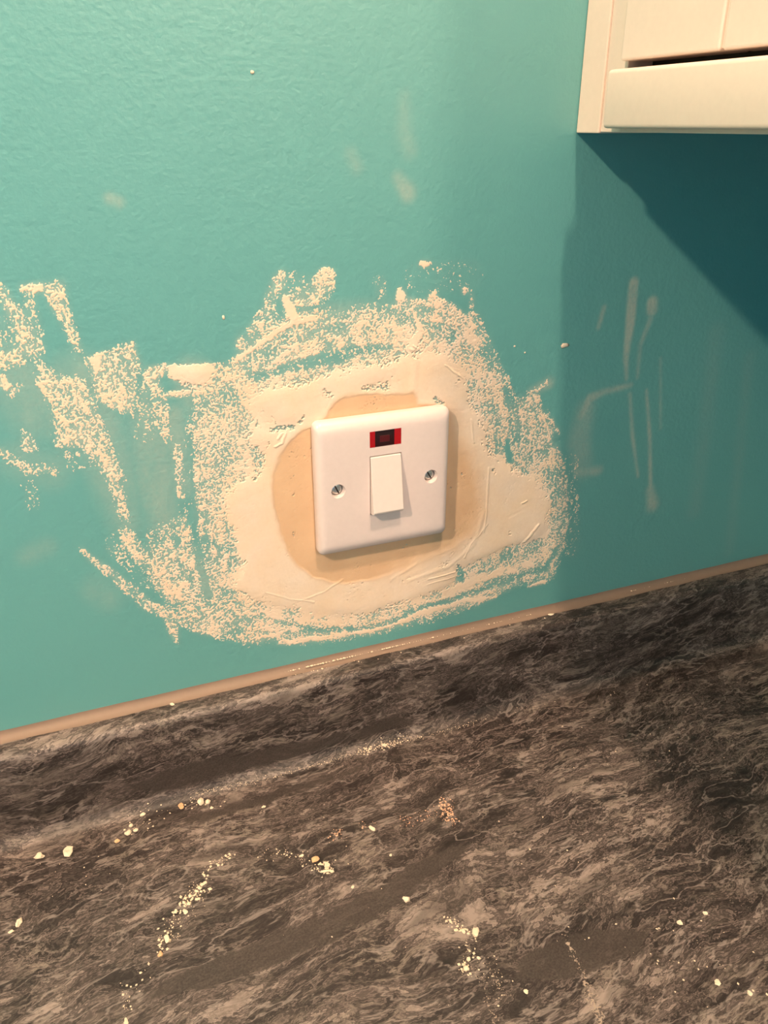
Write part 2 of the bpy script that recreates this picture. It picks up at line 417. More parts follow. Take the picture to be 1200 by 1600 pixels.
# ---- sealant bead between upstand and wall
nx = 240; xs2 = np.linspace(-330, 418, nx); secp = []
for k in range(9):
    t = k/8; a = math.radians(90*t)
    secp.append((-0.0-5.6*(1-math.cos(a)), -121.6-5.4*math.sin(a)))
secp = np.array(secp)
Ug, Kg = np.meshgrid(xs2, np.arange(9))
wob = 0.5*(fbm(xs2/18, xs2*0, 60, 3)-.5)
Yg = secp[Kg.astype(int), 0]*(1+wob[None, :]*0.6); Zg = secp[Kg.astype(int), 1]+wob[None, :]*(1-Kg/8)*1.2
bead = link('sealant_bead', grid_mesh('sealant_bead', (np.stack([Ug, Yg-0.05, Zg+0.05], -1)*MM)[:, ::-1]), MAT['seal'])
tag(bead, 'beige sealant bead along the joint between teal wall and upstand', 'sealant')

# ================================================================== WALL CABINET (front faces left, end panel against the teal wall)
XC = 118.4; CX1 = 416
cab = empty('wall_cabinet', (0, 0, 0)); tag(cab, 'cream white wall cabinet at the top right, boarded door over a plain bottom rail', 'cabinet')
bm_obj('end_panel', box_bm(XC, CX1, -21.2, -0.4, 191.6, 900, 0.5, 2), MAT['cab_edge'], cab)
bm = box_bm(XC+1.2, CX1, -39, -21.3, 192.2, 900, 0.4, 2)
bm_obj('carcass_side', bm, MAT['cab_edge'], cab)
bm_obj('carcass_bottom', box_bm(XC+1.2, CX1, -700, -39.1, 192.2, 210, 0.3, 2), MAT['cab_edge'], cab)
bm_obj('carcass_back', box_bm(CX1-8, CX1, -700, -39.1, 210, 900, 0, 2), MAT['cab_edge'], cab)
bm_obj('gap_shade_panel', box_bm(XC+16, XC+20, -699, -39.2, 210, 890, 0, 1), plain('gap_shade_brown', (0.05, 0.035, 0.025), 0.8), cab)  # added dark sheet, paints the shade inside the gap above the rail
RX = 9.0
def px_front(px, py, X):
    d = ray(px, py); return CAM + d*(X-CAM[0])/d[0]
rl = px_front(943.5, 160, XC-RX)[1]; zt = px_front(1000, 104, XC-RX)[2]; zb = px_front(1000, 201, XC-RX)[2]
bm_obj('bottom_rail', box_bm(XC-RX, XC+1.0, -700, rl, zb, zt, 2.2, 4), MAT['cab'], cab, True)
DX = 4.0
dl = px_front(969, 90, XC-DX)[1]; dz = px_front(969, 95.5, XC-DX)[2]; gy = px_front(1128, 60, XC-DX)[1]
door = empty('door', (0, 0, 0)); door.parent = cab
bm_obj('door_board', box_bm(XC-DX, XC+14, gy+0.9, dl, dz, 880, 1.3, 3), MAT['cab'], door)
bw = abs(dl-gy)
y1 = gy-0.9
while y1 > -690:
    y0 = max(y1-bw, -700); bm_obj('door_board', box_bm(XC-DX, XC+14, y0, y1, dz, 880, 1.3, 3), MAT['cab'], door); y1 = y0-1.8
bm_obj('door_backing', box_bm(XC-DX+1.6, XC+13, -698, dl-2, dz+1, 878, 0.2, 1), MAT['cab'], door)

# ================================================================== LIGHT SWITCH
sw = empty('light_switch', (0, 0, 0)); tag(sw, 'square white wall switch with one rocker and a red neon indicator', 'switch')
def rrect(hx, hz, r, n=8):
    pts = []
    for cx, cz, a0 in ((hx-r, hz-r, 0), (-hx+r, hz-r, 90), (-hx+r, -hz+r, 180), (hx-r, -hz+r, 270)):
        for k in range(n+1):
            a = math.radians(a0+90*k/n); pts.append((cx+r*math.cos(a), cz+r*math.sin(a)))
    return pts
rings = [(43, 43, 4.0, -1.0), (43, 43, 4.0, -4.2), (42.85, 42.7, 3.9, -5.4), (42.3, 41.8, 3.6, -6.6), (41.4, 40.4, 3.2, -7.7), (40.3, 38.6, 2.8, -8.5), (39.0, 36.6, 2.4, -8.9), (37.5, 34.5, 2.0, -9.0)]
bm = bmesh.new(); prev = None; first = None
for hx, hz, r, y in rings:
    cur = [bm.verts.new((x*MM, y*MM, z*MM)) for x, z in rrect(hx, hz, r)]
    if prev:
        n = len(cur)
        for k in range(n): bm.faces.new((prev[k], prev[(k+1) % n], cur[(k+1) % n], cur[k]))
    else: first = cur
    prev = cur
bm.faces.new(prev); bm.faces.new(first[::-1]); bmesh.ops.recalc_face_normals(bm, faces=bm.faces)
plate = bm_obj('faceplate', bm, MAT['white_plastic'], sw, True)
cut = bmesh.new()
box_bm(-10.15, 10.15, -20, -3, -19.1, 19.1, bm=cut)
box_bm(-10.0, 10.0, -20, -7.6, 24.5, 34.5, bm=cut)
def cone_bm(bm, x, z, rings, n=28):
    vv = [[bm.verts.new(((x+r*math.cos(2*math.pi*k/n))*MM, y*MM, (z+r*math.sin(2*math.pi*k/n))*MM)) for k in range(n)] for r, y in rings]
    fs = []
    for a, b in zip(vv, vv[1:]):
        for k in range(n): fs.append(bm.faces.new((a[k], a[(k+1) % n], b[(k+1) % n], b[k])))
    fs.append(bm.faces.new(vv[0][::-1])); fs.append(bm.faces.new(vv[-1]))
    bmesh.ops.recalc_face_normals(bm, faces=fs)
SCREWS = [(-30.15, 0.0), (30.15, 0.0)]
for x, z in SCREWS: cone_bm(cut, x, z, [(4.55, -12), (4.45, -9.0), (3.9, -7.6), (3.7, -4.0)])
cme = bpy.data.meshes.new('cut'); cut.to_mesh(cme); cut.free()
co = bpy.data.objects.new('cut', cme); COL.objects.link(co)
md = plate.modifiers.new('cut', 'BOOLEAN'); md.object = co; md.operation = 'DIFFERENCE'; md.solver = 'EXACT'
dg = bpy.context.evaluated_depsgraph_get()
newme = bpy.data.meshes.new_from_object(plate.evaluated_get(dg)); plate.modifiers.clear(); plate.data = newme
newme.name = 'faceplate'; bpy.data.objects.remove(co); bpy.data.meshes.remove(cme)
newme.polygons.foreach_set('use_smooth', [True]*len(newme.polygons))
es = plate.modifiers.new('edge_split', 'EDGE_SPLIT'); es.split_angle = math.radians(38)

# rocker: wedge tipped out at the bottom
bm = bmesh.new()
sec = [(-8.9, 18.6), (-9.7, 18.5), (-14.7, -15.9), (-13.9, -17.6), (-9.0, -18.6), (-5.0, -18.6), (-5.0, 18.0)]
va = [bm.verts.new((-9.75*MM, y*MM, z*MM)) for y, z in sec]; vb = [bm.verts.new((9.75*MM, y*MM, z*MM)) for y, z in sec]
for k in range(len(sec)): bm.faces.new((va[k], va[(k+1) % len(sec)], vb[(k+1) % len(sec)], vb[k]))
bm.faces.new(va[::-1]); bm.faces.new(vb); bmesh.ops.recalc_face_normals(bm, faces=bm.faces)
bmesh.ops.bevel(bm, geom=bm.edges[:], offset=0.45*MM, segments=3, profile=0.5, affect='EDGES')
bm_obj('rocker', bm, MAT['rocker'], sw)
bm_obj('switch_mechanism', box_bm(-10.1, 10.1, -4.4, -3.05, -19, 19), MAT['dark'], sw)
neon = empty('neon_indicator'); neon.parent = sw; neon['label'] = 'red neon indicator window'
bm_obj('lens_side', box_bm(-9.95, -6.6, -9.05, -7.65, 24.55, 34.45, 0.15, 2), MAT['red'], neon)
bm_obj('lens_side', box_bm(5.6, 9.95, -9.05, -7.65, 24.55, 34.45, 0.15, 2), MAT['red'], neon)
bm_obj('lens_window', box_bm(-6.6, 5.6, -8.85, -7.65, 24.55, 34.45, 0.05, 1), MAT['darkred'], neon)
bm_obj('neon_tube', box_bm(-3.6, 2.6, -8.95, -8.7, 27.2, 31.2, 0.1, 1), MAT['midred'], neon)
bm_obj('lens_top_edge', box_bm(-6.6, 5.6, -9.05, -8.86, 33.7, 34.45, 0.05, 1), MAT['darkred'], neon)
for i, (x, z) in enumerate(SCREWS):
    bm = bmesh.new(); n = 28
    cone_bm(bm, x, z, [(3.45, -4.1), (3.45, -5.2), (3.1, -5.7), (2.2, -6.0)])
    o = bm_obj('screw', bm, MAT['chrome'], sw); o['label'] = 'zinc slotted fixing screw'
    bm = box_bm(-3.0, 3.0, -6.06, -5.8, -0.42, 0.42)
    bmesh.ops.rotate(bm, verts=bm.verts, cent=(0, -6*MM, 0), matrix=Matrix.Rotation(math.radians((65, 60)[i]), 3, 'Y'))
    bmesh.ops.translate(bm, verts=bm.verts, vec=(x*MM, 0, z*MM)); bm_obj('screw_slot', bm, MAT['dark'], o)

# ================================================================== PLASTER AROUND THE SWITCH
RES = 0.29
xs = np.arange(-252, 156, RES); zs = np.arange(-120, 146, RES)
U, V = np.meshgrid(xs, zs)
wu = (fbm(U/9, V/9, 200, 3)-.5)*7; wv_ = (fbm(U/9, V/9, 210, 3)-.5)*7
fu_ = (fbm(U/2.2, V/2.2, 220, 2)-.5)*2.2; fv_ = (fbm(U/2.2, V/2.2, 226, 2)-.5)*2.2
UW, VW = U+wu*0.55+fu_, V+wv_*0.55+fv_
def bbox_apply(fn, pts, margin):
    a = np.array(pts); x0, y0 = a.min(0)-margin; x1, y1 = a.max(0)+margin
    i0, i1 = np.searchsorted(xs, (x0, x1)); j0, j1 = np.searchsorted(zs, (y0, y1))
    return slice(max(j0, 0), j1), slice(max(i0, 0), i1)
D = np.zeros_like(U)
def add_poly(pts, d, soft=2.0, warp=1.0):
    p = wall_uv(pts); sl = bbox_apply(None, p, 12)
    D[sl] = np.maximum(D[sl], d*poly_mask(U[sl]*(1-warp)+UW[sl]*warp, V[sl]*(1-warp)+VW[sl]*warp, p, soft))
def add_stroke(pts, w, d, soft=1.0, warp=0.7):
    p = wall_uv(pts); sl = bbox_apply(None, p, 22)
    D[sl] = np.maximum(D[sl], d*stroke_mask(U[sl]*(1-warp)+UW[sl]*warp, V[sl]*(1-warp)+VW[sl]*warp, p, w, soft))
def carve(pts, w, d, soft=1.2, warp=0.6):
    p = wall_uv(pts); sl = bbox_apply(None, p, 22)
    m = stroke_mask(U[sl]*(1-warp)+UW[sl]*warp, V[sl]*(1-warp)+VW[sl]*warp, p, w, soft)
    D[sl] = D[sl]*(1-m) + np.minimum(D[sl], d)*m
exec_left = [  # the smear to the left of the patch
    ('p', [(68, 446), (98, 438), (112, 500), (132, 550), (118, 552), (98, 505), (78, 475)], .56, 2.2, .4), ('s', [(38, 449), (62, 450)], [3, 4], 1.0),
    ('s', [(46, 462), (48, 485), (58, 520)], [5, 6, 6], .30), ('s', [(2, 452), (15, 478), (35, 512), (48, 545)], [5, 7, 7, 7], .44),
    ('s', [(-8, 570), (20, 560), (58, 542)], [8, 10, 8], .50), ('s', [(4, 594), (8, 602)], 5, .85), ('s', [(-5, 510), (15, 530)], 12, .20), ('s', [(15, 620), (32, 602)], [3, 4], .4),
    ('p', [(48, 545), (70, 572), (95, 590), (130, 592), (152, 640), (172, 690), (188, 740), (197, 790), (204, 845), (212, 866), (198, 852), (190, 810), (165, 745), (142, 716), (125, 700), (88, 698), (82, 650), (62, 600)], .58, 3.0, .6),
    ('p', [(133, 560), (190, 540), (208, 535), (217, 560), (214, 600), (206, 650), (175, 640), (150, 622)], .55, 1.8, .3),
    ('p', [(134, 559), (162, 550), (158, 570), (152, 588)], 1.05, 1.0, .3), ('s', [(206, 536), (214, 560)], [1.4, 1.6], .8), ('s', [(0, 705), (20, 722), (52, 735), (82, 735)], [5, 6, 7, 6], .34),
    ('s', [(42, 678), (46, 700)], [5, 7], .42), ('s', [(100, 700), (120, 725)], 9, .18), ('s', [(60, 600), (75, 614)], [3, 4], .85), ('s', [(40, 745), (52, 790)], 7, .12),
    ('s', [(195, 835), (212, 866)], [6, 7], .42),
]
exec_main = [
    ('p', [(372, 562), (395, 522), (440, 495), (500, 488), (560, 485), (610, 480), (650, 488), (700, 480), (730, 510), (755, 555), (790, 590), (803, 622), (836, 615), (860, 660), (868, 700), (884, 740), (882, 800), (878, 850), (862, 900), (800, 918), (740, 945), (680, 965), (600, 985), (520, 1000), (440, 1005), (380, 1002), (330, 985), (290, 965), (250, 925), (225, 880), (235, 830), (290, 810), (300, 700), (305, 640), (318, 600)], .56, 5.0),
    ('p', [(368, 610), (400, 570), (470, 545), (540, 530), (600, 520), (650, 512), (700, 510), (745, 570), (775, 640), (790, 700), (830, 715), (868, 760), (876, 806), (855, 865), (805, 905), (740, 925), (690, 945), (620, 968), (560, 985), (480, 985), (400, 972), (345, 945), (345, 885), (335, 830), (325, 770), (345, 740), (358, 690)], .80, 6.5),
    ('p', [(375, 640), (400, 606), (470, 588), (540, 570), (600, 555), (640, 548), (700, 540), (735, 590), (760, 650), (775, 710), (800, 722), (845, 745), (868, 780), (868, 806), (845, 850), (800, 890), (740, 905), (690, 925), (620, 952), (560, 968), (480, 962), (400, 948), (352, 925), (372, 885), (362, 850), (346, 805), (340, 770), (372, 740), (382, 690)], 1.12, 9.0),
    # upper arc bands
    ('c', [(385, 560), (430, 532), (480, 517), (545, 507)], [8, 12, 12, 6], .42), ('c', [(395, 592), (450, 574), (505, 561)], [4, 6, 8], .22), ('c', [(517, 561), (545, 551), (612, 540)], [9, 8, 3], .22),
    ('c', [(560, 492), (640, 492)], [8, 7], .52), ('s', [(370, 562), (430, 520), (458, 503), (490, 497)], [3, 3, 4, 3], 1.1), ('s', [(447, 466), (453, 488), (462, 500)], [3, 5, 5], 1.1),
    ('s', [(440, 428), (436, 445)], [4, 6], .55), ('s', [(430, 440), (420, 490), (395, 520)], [5, 10, 8], .45), ('s', [(460, 468), (485, 460), (508, 432)], [8, 12, 9], .50), ('s', [(515, 428), (514, 445)], 6, .5),
    ('s', [(460, 450), (500, 455)], 16, .18), ('s', [(376, 535), (385, 555)], 6, .55), ('s', [(590, 440), (600, 480)], 8, .16), ('s', [(625, 480), (690, 485)], 10, .5),
    # blobs above
    ('s', [(624, 452), (626, 463)], [2.4, 4.6], 1.2), ('s', [(658, 412), (668, 414)], [2.2, 2.6], 1.0), ('s', [(724, 452), (725, 455)], [2.2, 3], 1.1), ('s', [(735, 455), (738, 480)], 2, .5), ('s', [(655, 435), (735, 430)], 18, .07), ('s', [(676, 465), (682, 480), (700, 492), (735, 515)], [7, 10, 12, 8], .62), ('s', [(705, 500), (745, 540)], [8, 8], .8), ('s', [(740, 500), (775, 580)], 10, .3),
    ('s', [(640, 545), (660, 520), (650, 490)], [6, 5, 3], 1.1), ('c', [(685, 512), (705, 525)], [6, 8], .35), ('c', [(728, 560), (760, 600)], [10, 12], .55), ('c', [(757, 565), (765, 575)], 6, .35),
    # right flank
    ('c', [(790, 608), (802, 640), (808, 680)], [5, 9, 8], .12), ('c', [(772, 620), (778, 660), (780, 700)], [6, 7, 6], .45), ('c', [(792, 690), (797, 720)], [4, 5], .0), ('c', [(735, 625), (745, 640)], 6, .5), ('s', [(832, 616), (850, 650), (860, 690), (866, 728)], [2.2, 2, 2, 1.6], 1.0),
    ('s', [(828, 612), (852, 599)], [2.2, 3.4], .85), ('c', [(835, 640), (850, 700)], [10, 12], .45), ('c', [(858, 735), (872, 790)], 8, .42), ('c', [(815, 735), (825, 738)], 3.4, .3), ('c', [(795, 830), (796, 836)], 2.5, .25), ('c', [(770, 733), (772, 738)], 2, .2),
    ('s', [(868, 700), (880, 735), (886, 800), (880, 850)], 5, .42), ('s', [(893, 720), (895, 860)], 12, .10), ('s', [(862, 655), (874, 680)], 2.2, .6),
    # bottom right
    ('c', [(720, 898), (760, 882), (800, 868), (860, 850)], [10, 13, 18, 12], .50), ('c', [(715, 885), (722, 905)], [4, 6], .12), ('c', [(760, 912), (850, 888)], [5, 6], .25), ('s', [(826, 918), (852, 907)], [1.2, 2.6], 1.1), ('c', [(868, 860), (850, 890)], [5, 4], .15),
    ('s', [(440, 1003), (520, 996), (600, 978), (650, 960), (720, 940), (775, 932)], [4, 4.5, 5, 5, 3.5, 2.5], 1.0), ('c', [(470, 985), (560, 984), (610, 972), (650, 952), (720, 932), (800, 908)], [3.5, 3, 3.5, 4, 4, 3], .15),
    ('c', [(430, 972), (470, 980), (530, 988)], [2.5, 3, 2.5], .2), ('c', [(355, 975), (410, 962)], [3, 3], .25), ('c', [(330, 985), (420, 992)], [4, 4], .4), ('s', [(395, 1000), (440, 990)], [2.5, 3], 1.0), ('s', [(370, 1000), (410, 1003)], 3, .6),
    # lower left arc
    ('s', [(127, 855), (140, 870), (165, 890)], [2, 3, 4], .45), ('s', [(165, 890), (200, 920), (230, 945), (290, 970), (340, 990)], [5, 7, 6, 8, 7], .48), ('s', [(262, 955), (272, 985), (277, 1003)], [8, 6, 3], .42),
    ('s', [(205, 840), (215, 865), (240, 890)], [8, 9, 9], .48), ('s', [(190, 850), (235, 900)], 18, .14), ('c', [(250, 838), (290, 822)], [8, 6], .3),
    ('c', [(288, 690), (296, 780), (306, 840), (318, 900), (323, 932)], [7, 7, 5, 5, 6], .06), ('c', [(318, 800), (325, 900)], [4, 5], .28), ('c', [(343, 800), (362, 850), (362, 890)], [5, 8, 5], .42), ('c', [(320, 842), (360, 868)], 1.6, .1), ('c', [(298, 890), (300, 915)], 3, .1), ('c', [(270, 835), (276, 850)], 3, .15),
    ('c', [(338, 922), (385, 928)], 1.2, .2), ('c', [(338, 934), (372, 943)], 1.2, .2), ('c', [(310, 930), (325, 940)], 5, .2),
    # left flank
    ('p', [(255, 572), (362, 567), (372, 600), (372, 700), (345, 770), (318, 760), (310, 660), (300, 612), (290, 603)], .50, 2.0, .25), ('p', [(255, 572), (330, 568), (340, 578), (318, 602), (285, 600), (270, 592)], 1.05, 1.5, .25), ('s', [(262, 617), (310, 612)], [2.2, 3], .9), ('s', [(310, 612), (400, 603)], [1.2, .8], 1.1), ('s', [(232, 590), (246, 583)], [6, 7], .55), ('s', [(240, 600), (252, 640), (246, 660)], [7, 8, 7], .42), ('s', [(258, 650), (262, 690)], 5, .45), ('s', [(222, 580), (224, 680)], 10, .15),
    ('s', [(275, 700), (285, 770)], [4, 6], .35), ('c', [(350, 690), (372, 738)], [6, 12], .62), ('c', [(392, 700), (405, 715), (400, 745)], [4, 8, 4], .62), ('c', [(425, 672), (455, 668)], [3, 5], .25), ('c', [(468, 660), (474, 650)], 2, .3), ('c', [(360, 620), (420, 660)], 12, .80), ('c', [(500, 605), (515, 620)], [5, 5], .82),
    ('c', [(570, 607), (605, 604)], [4, 5], .55), ('c', [(680, 622), (688, 630)], [3, 4], .40),
]
def apply(ops):   # p polygon, s stroke, c carved away
    for op in ops:
        if op[0] == 'p': add_poly(op[1], op[2], *op[3:])
        elif op[0] == 's': add_stroke(op[1], op[2], op[3])
        else: carve(op[1], op[2], op[3])
# speckle that decides where plaster caught on the textured paint
spk = uniform(0.42*fbm(U/1.0, V/1.0, 300, 2, .8) + 0.36*fbm(U/0.62, V/0.62, 310, 1) + 0.24*fbm(UW/3.2, VW/3.2, 315, 3, .7) + 0.16*fbm((U*.97+V*.25)/2.2, (V*.97-U*.25)/7.0, 320, 3))
rad_ = np.hypot(U, V); ang_ = np.arctan2(V, U)
spk_left = uniform(0.5*fbm(U/0.85, V/1.25, 360, 2, .8) + 0.3*fbm(U/0.6, V/0.6, 366, 1) + 0.3*fbm((U+V*.3)/2.0, V/6.5, 370, 3))
spk_main = uniform(spk + 0.62*fbm(rad_/2.1, ang_*6.0+rad_/40, 350, 3, .65))
patchy = uniform(fbm(UW/11, VW/11, 330, 4, .6))
smoothp = fbm(UW/22, VW/22, 380, 2)
streak = fbm((U*.95+V*.3)/16, (V*.95-U*.3)/1.8, 340, 4)          # trowel drag
def stroke_field(lst):
    h = np.zeros_like(U)
    for pts, w, a in lst:
        p = wall_uv(pts); sl = bbox_apply(None, p, 8)
        h[sl] = np.maximum(h[sl], a*stroke_mask(U[sl]*.7+UW[sl]*.3, V[sl]*.7+VW[sl]*.3, p, w, np.max(w)*0.5))
    return h
RIDGE = [([(640, 545), (665, 552)], 1.4, .5), ([(645, 540), (668, 553)], 1.0, .7), ([(695, 570), (725, 592)], 1.0, .6), ([(476, 935), (505, 925), (535, 905)], 1.0, .35), ([(415, 925), (450, 935), (490, 940)], .9, .35),
         ([(735, 655), (740, 690)], 1.0, .5), ([(763, 730), (760, 790), (755, 830)], 1.2, .5), ([(760, 820), (735, 850), (725, 870)], 1.0, .5), ([(840, 820), (800, 870), (775, 890)], 1.6, .7), ([(640, 905), (700, 885), (740, 850), (755, 800)], 2.4, .35), ([(435, 685), (445, 670)], 1.4, .6), ([(445, 678), (440, 692), (430, 698)], 1.2, .7),
         ([(610, 905), (650, 880)], 2, .3), ([(648, 560), (646, 610)], 3.5, .4), ([(330, 975), (420, 985), (470, 975)], 2.0, .4), ([(600, 615), (606, 638)], .9, .3), ([(668, 905), (712, 893)], .8, .6), ([(668, 912), (712, 900)], .7, .4), ([(815, 785), (822, 782)], 1.0, .7)]
DAMP = [(508, 648), (514, 636), (530, 620), (565, 615), (600, 616), (645, 610), (652, 628), (690, 632), (712, 650), (720, 690), (738, 715), (752, 760), (757, 800), (735, 838), (700, 862), (672, 870), (640, 882), (610, 898), (560, 910), (520, 911), (485, 903), (455, 875), (436, 835), (426, 790), (424, 745), (434, 712), (450, 690), (470, 672), (490, 664)]
_k = sstep(5, 45, U-V*.3)
damp_m = poly_mask(U+wu*.5, V+wv_*.5, wall_uv(DAMP), 2.2)*(1-_k) + poly_mask(U+wu*.9, V+wv_*.9, wall_uv(DAMP), 9.0)*_k
FILM_D = np.zeros_like(U)
def build_plaster(ops, thick, pw, spk):
    D[:] = 0
    apply(ops)
    dens = D*(1-.5*pw+pw*patchy)
    t1 = sstep(.85, 1.05, D); dens = dens*(1-t1)+np.maximum(D*(0.86+.28*patchy), dens)*t1
    global FILM_D
    FILM_D = np.maximum(FILM_D, np.clip(dens, 0, 1))
    F = dens - spk
    solid = sstep(0.7, 1.1, D)
    # blurred thickness of the solid body
    th = solid.copy()
    for _ in range(3):
        k = 12
        c = np.cumsum(np.pad(th, ((k+1, k), (0, 0)), 'edge'), 0); th = (c[2*k+1:]-c[:-2*k-1])/(2*k+1)
        c = np.cumsum(np.pad(th, ((0, 0), (k+1, k)), 'edge'), 1); th = (c[:, 2*k+1:]-c[:, :-2*k-1])/(2*k+1)
    h = np.where(F > 0, np.minimum(F*0.9, 0.10) + 0.05*sstep(0, .5, F), np.maximum(F*0.9, -0.12))
    h = h + np.where(F > 0, 1, 0)*thick*sstep(.15, 1.0, th)*(0.75 + 0.45*(smoothp-.5) + 0.10*(streak-.5))
    h = h + np.where((F > 0) & (D > .9), 1, 0)*stroke_field(RIDGE)*0.55
    return F, h
F, H = build_plaster(exec_main, 0.9, .7, spk_main)
H = np.where(damp_m > .5, H-0.28*sstep(.5, 1, damp_m), H)
Pp = np.stack([U*MM, -H*MM, V*MM], -1)
def cellmax(A): return np.maximum(np.maximum(A[:-1, :-1], A[1:, :-1]), np.maximum(A[:-1, 1:], A[1:, 1:]))
keep = cellmax(F) > 0
dc = cellmax(damp_m) > 0.5
behind = (np.abs(U) < 38) & (np.abs(V) < 38)
keep &= ~behind[:-1, :-1]
patch = empty('plaster_patch', (0, 0, 0))
tag(patch, 'rough cream filler plaster spread on the teal wall around the switch', 'plaster')
o = link('dry_plaster', grid_mesh('dry_plaster', Pp, keep & ~dc, {'damp': damp_m}), MAT['dry'], patch)
o = link('damp_plaster', grid_mesh('damp_plaster', Pp, keep & dc, {'damp': damp_m}), MAT['dry'], patch); o['label'] = 'darker tan damp plaster ring beside the switch'
F2, H2 = build_plaster(exec_left, 0.25, .45, spk_left)
keep2 = (cellmax(F2) > 0)
o = link('plaster_smear', grid_mesh('plaster_smear', np.stack([U*MM, -H2*MM, V*MM], -1), keep2), MAT['dry'])
tag(o, 'thin broken forked plaster smear at the far left of the teal wall', 'plaster')

# thin milky film of the same plaster left on the paint between the grains
fd = FILM_D
for _ in range(2):
    k = 4
    c = np.cumsum(np.pad(fd, ((k+1, k), (0, 0)), 'edge'), 0); fd = (c[2*k+1:]-c[:-2*k-1])/(2*k+1)
    c = np.cumsum(np.pad(fd, ((0, 0), (k+1, k)), 'edge'), 1); fd = (c[:, 2*k+1:]-c[:, :-2*k-1])/(2*k+1)
gi = np.clip(np.round((WALL_X-xs[0])/RES).astype(int), 0, len(xs)-1); gj = np.clip(np.round((WALL_Z-zs[0])/RES).astype(int), 0, len(zs)-1)
inside = ((WALL_X > xs[0]) & (WALL_X < xs[-1]))[None, :] & ((WALL_Z > zs[0]) & (WALL_Z < zs[-1]))[:, None]
film = np.maximum(film, np.where(inside, 0.52*fd[np.ix_(gj, gi)]**1.3, 0))
full = np.zeros(len(wb.data.vertices), np.float32); full[:film.size] = film.ravel()
wb.data.attributes['film'].data.foreach_set('value', full)

# single flicked spots of plaster on the paint
def spot(px, py, w, h, label, seed, group=None):
    rs = random.Random(seed); c = on_y(px, py); bm = bmesh.new()
    bmesh.ops.create_icosphere(bm, subdivisions=2, radius=1.0)
    for v in bm.verts:
        k = 0.75+0.5*rs.random(); v.co = Vector((v.co.x*w/2*k, v.co.y*0.35, v.co.z*h/2*k))*MM
    o = bm_obj('plaster_spot', bm, MAT['dry'], None, True); o.location = (c[0]*MM, -0.0001, c[2]*MM)
    tag(o, label, 'plaster', group)
spot(882, 540, 6, 3.0, 'small oval plaster spot alone on the wall right of the patch', 1)
spot(349, 496, 1.4, 2.2, 'tiny pale plaster fleck above the left smears', 2)
spot(804, 541, 1.3, 1.2, 'upper of two tiny plaster flecks right of the patch', 3)
spot(820, 551, 1.2, 1.2, 'lower of two tiny plaster flecks right of the patch', 4)
spot(394, 113, 1.8, 1.6, 'tiny pale fleck near the top of the teal wall', 5)

# ================================================================== CRUMBS AND DUST ON THE WORKTOP
def crumb(px, py, w, d, h, label, mat='crumb', seed=0, rot=0.0, group='plaster crumbs on the worktop'):
    p, _, srf = lam_point(px, py); rs = random.Random(seed*13+7)
    bm = bmesh.new(); bmesh.ops.create_icosphere(bm, subdivisions=2, radius=1.0)
    off = [Vector((rs.uniform(-1, 1), rs.uniform(-1, 1), rs.uniform(-1, 1))).normalized() for _ in range(9)]
    amp = [rs.uniform(-.75, .45) for _ in off]
    for v in bm.verts:
        n = v.co.normalized(); k = 1.0
        for o_, a in zip(off, amp): k += a*max(0, n.dot(o_))**3
        k *= rs.uniform(.78, 1.15)
        v.co = Vector((n.x*w/2*k, n.y*d/2*k, max(n.z*h/2*k, -0.42*h)))*MM
    o = bm_obj('plaster_crumb', bm, MAT[mat]); o.rotation_euler.z = rot
    z = Z_TOP if srf == 'top' else p[2]
    o.location = (p[0]*MM, p[1]*MM, (z+0.42*h)*MM)
    tag(o, label, 'crumb', group)
